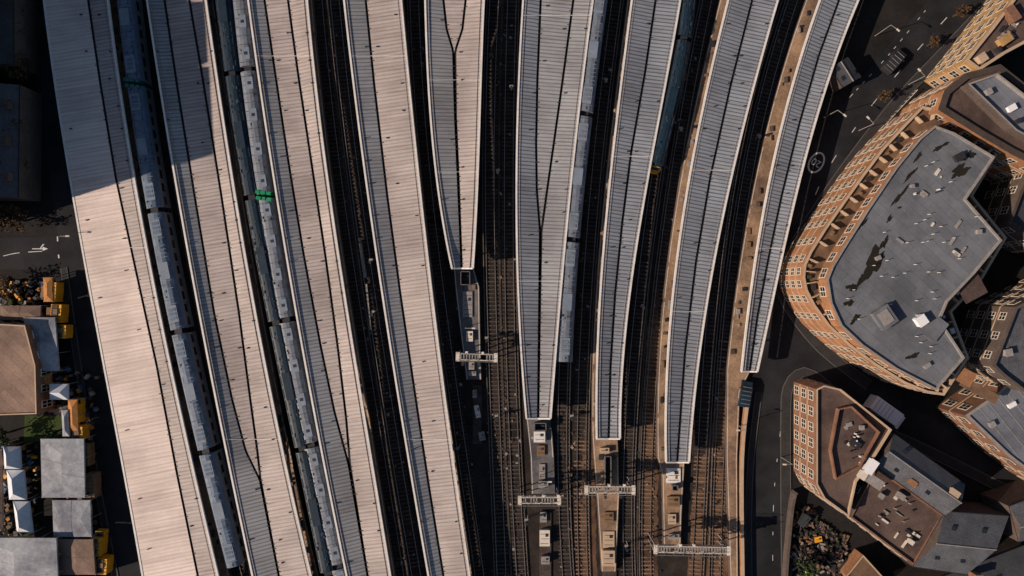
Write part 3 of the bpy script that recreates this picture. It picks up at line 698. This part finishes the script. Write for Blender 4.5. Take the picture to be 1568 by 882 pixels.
rooftop(rE,[(1335,715,1.2,2.2,1.0,-.6,m_white),(1322,728,1.0,1.2,.8,-.6,m_frame),(1340,738,2.6,1.4,.7,-.6,m_steel),(1310,680,1.6,1.0,.5,-.6,m_dark),(1320,655,.6,.6,.5,0,m_steel),(1300,650,.8,.5,.3,.3,m_steel)],8.6)
scatter(rE,1285,640,40,20,10,70,8.7,14)
rF=empty('slate_roofed_terrace')
gable(rF,[(1338,712),(1368,664),(1478,742),(1447,790)],7.5,1.6,m_slate,m_brkd)
building('x',[(1302,792),(1342,716),(1446,790),(1400,866)],7.0,m_brkd,m_roofb,2,root=rF,parm=m_brkr,pw=.25,par=.4,child='flat_roofed_wing')
gable(rF,[(1398,868),(1447,783),(1545,790),(1480,880)],7.0,2.0,m_slate,m_brkd,name='hipped_roof')
rooftop(rF,[(1398,740,1.2,.8,1.6,-.6,m_brk),(1462,755,1.6,.9,2.0,-.6,m_stone),(1380,760,1.2,.8,.6,-.6,m_steel),(1350,760,.7,.7,.4,-.6,m_steel),(1395,830,.9,.6,.5,-.6,m_frame)],7.0)
scatter(rF,1315,790,80,60,35,-60,6.62,22)
rG=empty('brick_house'); gable(rG,[(1440,1000),(1400,900),(1568,835),(1620,930)],6.5,1.8,m_slated,m_brkd); rooftop(rG,[(1500,885,1,.8,2,0,m_brkr)],7)
rG=empty('brick_house'); gable(rG,[(1560,830),(1545,775),(1640,740),(1660,800)],7,1.6,m_slate,m_brkd)
building('office_block',[(-128,9),(-92,9),(-92,23.5),(-128,23.5)],30.5,m_brkd,m_roofg,9,world=True,sp=3.2,ww=1.8)
building('office_block',[(-128,24),(-93,24),(-93,34),(-128,34)],31.0,m_brkd,m_roofg,9,world=True,sp=3.2,ww=1.8)
building('office_block',[(-128,34.5),(-93,34.5),(-93,95),(-128,95)],28.5,m_brkd,m_roofg,8,world=True,sp=3.2,ww=1.8)
rT=empty('terraced_houses'); gable(rT,[(30,130),(-80,128),(-75,300),(28,302)],5.5,1.6,m_slate,m_brkd)
rooftop(rT,[(8,160,.8,1.2,1.2,0,m_brkd),(5,215,.8,1.2,1.2,0,m_brkd),(8,270,.8,1.2,1.2,0,m_brkd)],6)
gable(empty('terraced_houses'),[(20,-90),(-80,-90),(-78,100),(22,98)],5.5,1.6,m_slated,m_brkd)

# ---------------------------------------------------------------- market on the left
def tent(x0,y0,x1,y1,h,rise,mt,skew=0,name='market_tent',hip=.25):
    b=MB(); q=[P(x0,y0,h),P(x1,y0,h),P(x1+skew,y1,h),P(x0+skew,y1,h)]
    horiz=(x1-x0)>(y1-y0)
    if horiz: r0=q[0].lerp(q[3],.5).lerp(q[1].lerp(q[2],.5),hip); r1=q[0].lerp(q[3],.5).lerp(q[1].lerp(q[2],.5),1-hip)
    else: r0=q[0].lerp(q[1],.5).lerp(q[3].lerp(q[2],.5),hip); r1=q[0].lerp(q[1],.5).lerp(q[3].lerp(q[2],.5),1-hip)
    r0=r0.copy(); r1=r1.copy(); r0.z=r1.z=h+rise
    if horiz: fs=[[q[0],q[1],r1,r0],[q[3],q[2],r1,r0],[q[0],q[3],r0],[q[1],q[2],r1]]
    else: fs=[[q[0],q[3],r1,r0],[q[1],q[2],r1,r0],[q[0],q[1],r0],[q[3],q[2],r1]]
    for f_ in fs: b.face(f_,mt)
    if rise>.9: 
        for a,e in((q[0],r0),(q[2],r1)): b.beam(a,e,.05,mt)
    for i in range(4):
        a,c=q[i],q[(i+1)%4]; b.face([a,c,c-Vector((0,0,.35)),a-Vector((0,0,.35))],mt); b.beam((a.x,a.y,-.05),(a.x,a.y,h),.1,m_steel)
        n=max(1,int((c-a).length/2.5))
        for k in range(1,n):
            p=a.lerp(c,k/n); b.beam((p.x,p.y,-.05),(p.x,p.y,h),.08,m_steel)
            if i in((0,2) if horiz else (1,3)):
                e=r0.lerp(r1,k/n if i in(0,1) else 1-k/n); b.beam(p+Vector((0,0,.01)),e+Vector((0,0,.01)),.04,mt)
    return b.obj(name)
building('tan_roof_hall',[(-120,490),(38,498),(54,560),(56,634),(-120,640)],5.0,m_brkr,m_tan,1,par=.25,pw=.2,parm=m_stone)
tent(36,486,84,568,3.2,.35,m_tent,6); tent(62,672,128,762,3.5,.35,m_tent,2); tent(80,766,138,822,3.2,.3,m_tent,2); tent(5,684,30,718,3,1.4,m_tentw,2); tent(10,720,36,765,3,1.0,m_tentw,4); tent(20,768,44,816,3,1.2,m_tentw,6)
tent(76,588,104,612,3,1.1,m_tentw); tent(-40,824,86,960,4.5,.5,m_tent,6,hip=.15); tent(88,826,142,880,3.2,.3,m_tan,4); tent(0,468,62,490,2.8,.4,m_tan,0); tent(94,628,104,668,3,.3,m_tent,2); tent(-30,688,2,815,3,.8,m_tan,2); tent(2,682,18,700,2.6,.4,m_bluet,0)
tent(66,425,80,462,2.7,.3,m_awn,1); tent(104,612,118,660,2.7,.3,m_awn,2); tent(60,572,76,590,2.7,.3,m_awn,1)
def foodtruck(px,py,L,mt=m_yel,ang=1.5,cab=True):
    c=P(px,py,2.6); root=empty('food_truck'); b=MB(); ca,sa=math.cos(ang),math.sin(ang)
    def q(u,v,z): return (c.x+u*ca-v*sa,c.y+u*sa+v*ca,z)
    b.box(q(0,0,1.5),(L,1.7,2.1),mt,ang); b.box(q(0,.2,2.6),(L-.15,1.0,.12),m_roofb if mt is m_yel else mt,ang); b.box(q(L*.1,0,2.7),(L*.3,.7,.14),m_wood,ang); b.box(q(-L*.3,.2,2.7),(.5,.5,.12),m_dark,ang)
    if cab: b.box(q(L/2+.45,0,1.05),(.9,1.6,1.3),mt,ang,taper=.85); b.box(q(L/2+.4,0,1.75),(.6,1.4,.2),m_glass,ang)
    b.box(q(0,.9,1.8),(L*.6,.06,.9),m_dark,ang); b.box(q(0,1.3,2.35),(L*.6,.8,.05),m_wood,ang)
    for i in range(int(L*1.6)): b.box(q(-L/2+.4+i*.62,0,2.68),(.08,1.6,.04),m_dark,ang)
    for u in(-L*.3,L*.4):
        for v in(-.8,.8): b.cyl((q(u,v,0)[0],q(u,v,0)[1],0),.3,.5,m_rubber,10)
    b.obj('body',root)
foodtruck(77,447,3.2,cab=False); foodtruck(85,480,3.0,cab=False); foodtruck(92,508,2.2,cab=False); foodtruck(112,634,3.0,m_yel,1.6); foodtruck(118,664,2.2,m_yel,1.6,False); foodtruck(146,838,3.0); foodtruck(155,868,2.6,cab=False); foodtruck(126,698,3.6,m_wood,1.6,False); foodtruck(136,745,4.0,m_wood,1.6,False)
b=MB(); 
for poly in([(38,636),(98,636),(92,668),(58,676),(36,680)],[(6,810),(22,760),(48,815),(40,822)]):
    b.face([P(x,y,-.02) for x,y in poly],m_grass)
b.obj('grass')
b=MB()
for _ in range(560):
    x,y=random.choice(((random.uniform(0,70),random.uniform(430,490)),(random.uniform(50,105),random.uniform(565,625)),(random.uniform(0,60),random.uniform(680,820)),(random.uniform(92,150),random.uniform(570,880))))
    p=P(x,y,.4); b.box(p,(random.uniform(.2,1.0),random.uniform(.2,.8),random.uniform(.3,.9)),random.choice((m_wood,m_dark,m_brkd,m_steel,m_tan,m_awn,m_dark,m_leafg,m_dark,m_ground,m_bluet,m_yel)),random.random()*3)
b.obj('market_tables_and_crates')
b=MB()
for _ in range(420):
    x=random.uniform(1212,1300); y=random.uniform(778,882)
    if x-1212>(y-770)*1.2+20: continue
    p=P(x,y,.3); b.box(p,(random.uniform(.1,1.3),random.uniform(.1,.45),random.uniform(.2,.7)),random.choice((m_wood,m_dark,m_steel,m_brkd,m_brkr,m_dark,m_ground,m_leafg,m_dark)),random.random()*3)
b.obj('scrap_pile')
cabinet(1253,826,1.1,.8,.8,m_yel,0,.2,'yellow_skip'); cabinet(1240,878,1.2,.6,.5,m_hivis,0,.1,'lime_crate'); cabinet(1232,798,2.0,1.0,1.8,m_slated,0,.9,'garden_shed')
building('garden_extension',[(1296,882),(1322,850),(1372,905),(1340,940)],3.0,m_brk,m_terr,1,wins=False,par=.2,pw=.2)
rH=empty('brick_substation_hut'); gable(rH,[(1272,104),(1298,88),(1318,118),(1290,134)],3.2,.6,m_slated,m_brkd); rooftop(rH,[(1300,124,1.2,.8,.6,.5,m_tan)],2.2)
def van(px,py,ang,L=5.4,w=2.0,h=2.4,mt=m_white,name='delivery_van'):
    c=P(px,py,h); root=empty(name); b=MB(); ca,sa=math.cos(ang),math.sin(ang)
    prof=[(-L/2,.4),(-L/2,h-.1),(-L/2+.15,h),(L/2-1.5,h),(L/2-.9,1.45),(L/2-.1,1.2),(L/2,.9),(L/2,.4)]
    def q(u,v,z): return (c.x+u*ca-v*sa,c.y+u*sa+v*ca,z)
    n=len(prof)
    for i in range(n):
        a,d=prof[i],prof[(i+1)%n]; b.face([q(a[0],-w/2,a[1]),q(d[0],-w/2,d[1]),q(d[0],w/2,d[1]),q(a[0],w/2,a[1])],m_glass if i==3 else mt)
    for s_ in(-1,1):
        b.face([q(u,s_*w/2,z) for u,z in prof],mt); b.box(q(L/2-1.7,s_*(w/2+.01),min(1.7,h-.4)),(.9,.05,.4),m_glass,ang); b.box(q(L/2-1.3,s_*(w/2+.15),1.3),(.15,.3,.3),m_dark,ang)
        for u in(-L/2+1,L/2-1): b.box(q(u,s_*(w/2-.05),.35),(.7,.25,.7),m_rubber,ang)
    for i in range(5): b.box(q(-L/2+.6+i*.7,0,h+.02),(.06,w*.85,.04),m_steel,ang)
    b.obj('body',root)
van(1364,634,-.62,6.8,2.4,2.9); van(1143,604,1.4,4.4,1.8,1.7,m_tr_d,'parked_car'); van(1372,92,.85,4.3,1.8,1.6,m_dark,'parked_car')
def lamp(px,py,h=6,ang=0):
    c=P(px,py,0); b=MB(); b.cyl((c.x,c.y,-.04),.07,h,m_steel,8,.05); b.beam((c.x,c.y,h),(c.x+1.2*math.cos(ang),c.y+1.2*math.sin(ang),h+.2),.07,m_steel)
    b.box((c.x+1.4*math.cos(ang),c.y+1.4*math.sin(ang),h+.2),(.6,.24,.12),m_frame,ang); b.obj('street_lamp')
for x,y,a in((1228,378,2.6),(1262,180,-.7),(1340,55,-.7),(1196,700,3.1),(1315,200,2.4),(1390,130,2.4),(715,500,0),(827,725,0),(120,365,0),(1128,650,3.1)): lamp(x,y,5,a)
b=MB(); pp=smooth_path([P(x,y,0) for x,y in((1205,395),(1240,345),(1300,262),(1350,195),(1400,140))],1.0)
b.sweep([Vector((p.x,p.y,1.0)) for p in pp],RECT(.08,.06),m_frame)
for p in pp: b.box((p.x,p.y,.5),(.05,.05,1),m_frame)
b.obj('railing')
def tree(px,py,h,r,mt,nleaf=420):
    c=P(px,py,0); root=empty('autumn_tree' if mt is m_leafb else 'street_tree'); b=MB(); b.cyl((c.x,c.y,-.05),.2,h*.6,m_bark,8,.1); tips=[]
    for i in range(12):
        a=random.uniform(0,6.28); e=Vector((c.x+math.cos(a)*r*random.uniform(.3,1.),c.y+math.sin(a)*r*random.uniform(.3,1.),h*random.uniform(.55,1))); b.beam((c.x,c.y,h*random.uniform(.35,.6)),e,.08,m_bark); tips.append(e)
    b.obj('trunk_and_limbs',root); l=MB()
    for i in range(nleaf):
        t=random.choice(tips); p=t+Vector((random.gauss(0,r*.2),random.gauss(0,r*.2),random.gauss(0,r*.2))); s_=random.uniform(.08,.24)
        u=Vector((random.gauss(0,1),random.gauss(0,1),random.gauss(0,.6))).normalized()*s_; v=u.cross(Vector((random.gauss(0,1),random.gauss(0,1),random.gauss(0,1)))).normalized()*s_
        l.face([p-u,p+v,p+u,p-v],mt)
    l.obj('foliage',root)
for x,y,h,r in((48,40,6,2.4),(52,110,5,2),(50,190,6,2.3),(45,260,5,2),(12,335,5,2.6),(40,338,4,2),(1560,330,7,2.5),(20,440,4,2)): tree(x,y,h,r,m_leafb)
for x,y,h,r in((1420,70,3,.9),(1345,150,3,.9),(1460,25,3,1.0)): tree(x,y,h,r,m_leafb,160)
tree(20,660,4,1.5,m_leafg); tree(1222,860,4,1.5,m_leafg); tree(88,660,3,1.0,m_leafg,250)

# ---------------------------------------------------------------- light, world, camera
AZ=math.radians(17); EL=math.radians(31)
d=Vector((math.cos(AZ)*math.cos(EL),math.sin(AZ)*math.cos(EL),-math.sin(EL)))
sl=bpy.data.lights.new('sun','SUN'); sl.energy=5.0; sl.angle=math.radians(.5); sl.color=(1,.79,.62)
so=bpy.data.objects.new('sun',sl); so.rotation_euler=d.to_track_quat('-Z','Y').to_euler(); bpy.context.scene.collection.objects.link(so)
w=bpy.data.worlds.new('World'); bpy.context.scene.world=w; w.use_nodes=True; nt=w.node_tree
sk=nt.nodes.new('ShaderNodeTexSky'); sk.sky_type='NISHITA'; sk.sun_disc=False; sk.sun_elevation=EL; sk.sun_rotation=math.atan2(-d.x,-d.y)%(2*math.pi)
nt.links.new(sk.outputs[0],nt.nodes['Background'].inputs[0]); nt.nodes['Background'].inputs[1].default_value=.058
cam=bpy.data.cameras.new('camera'); co=bpy.data.objects.new('camera',cam); bpy.context.scene.collection.objects.link(co)
co.location=(0,0,H); cam.sensor_width=36; cam.lens=36*F/1568; cam.clip_end=4000; bpy.context.scene.camera=co
vs=bpy.context.scene.view_settings; vs.view_transform='Standard'; vs.look='None'; vs.exposure=0
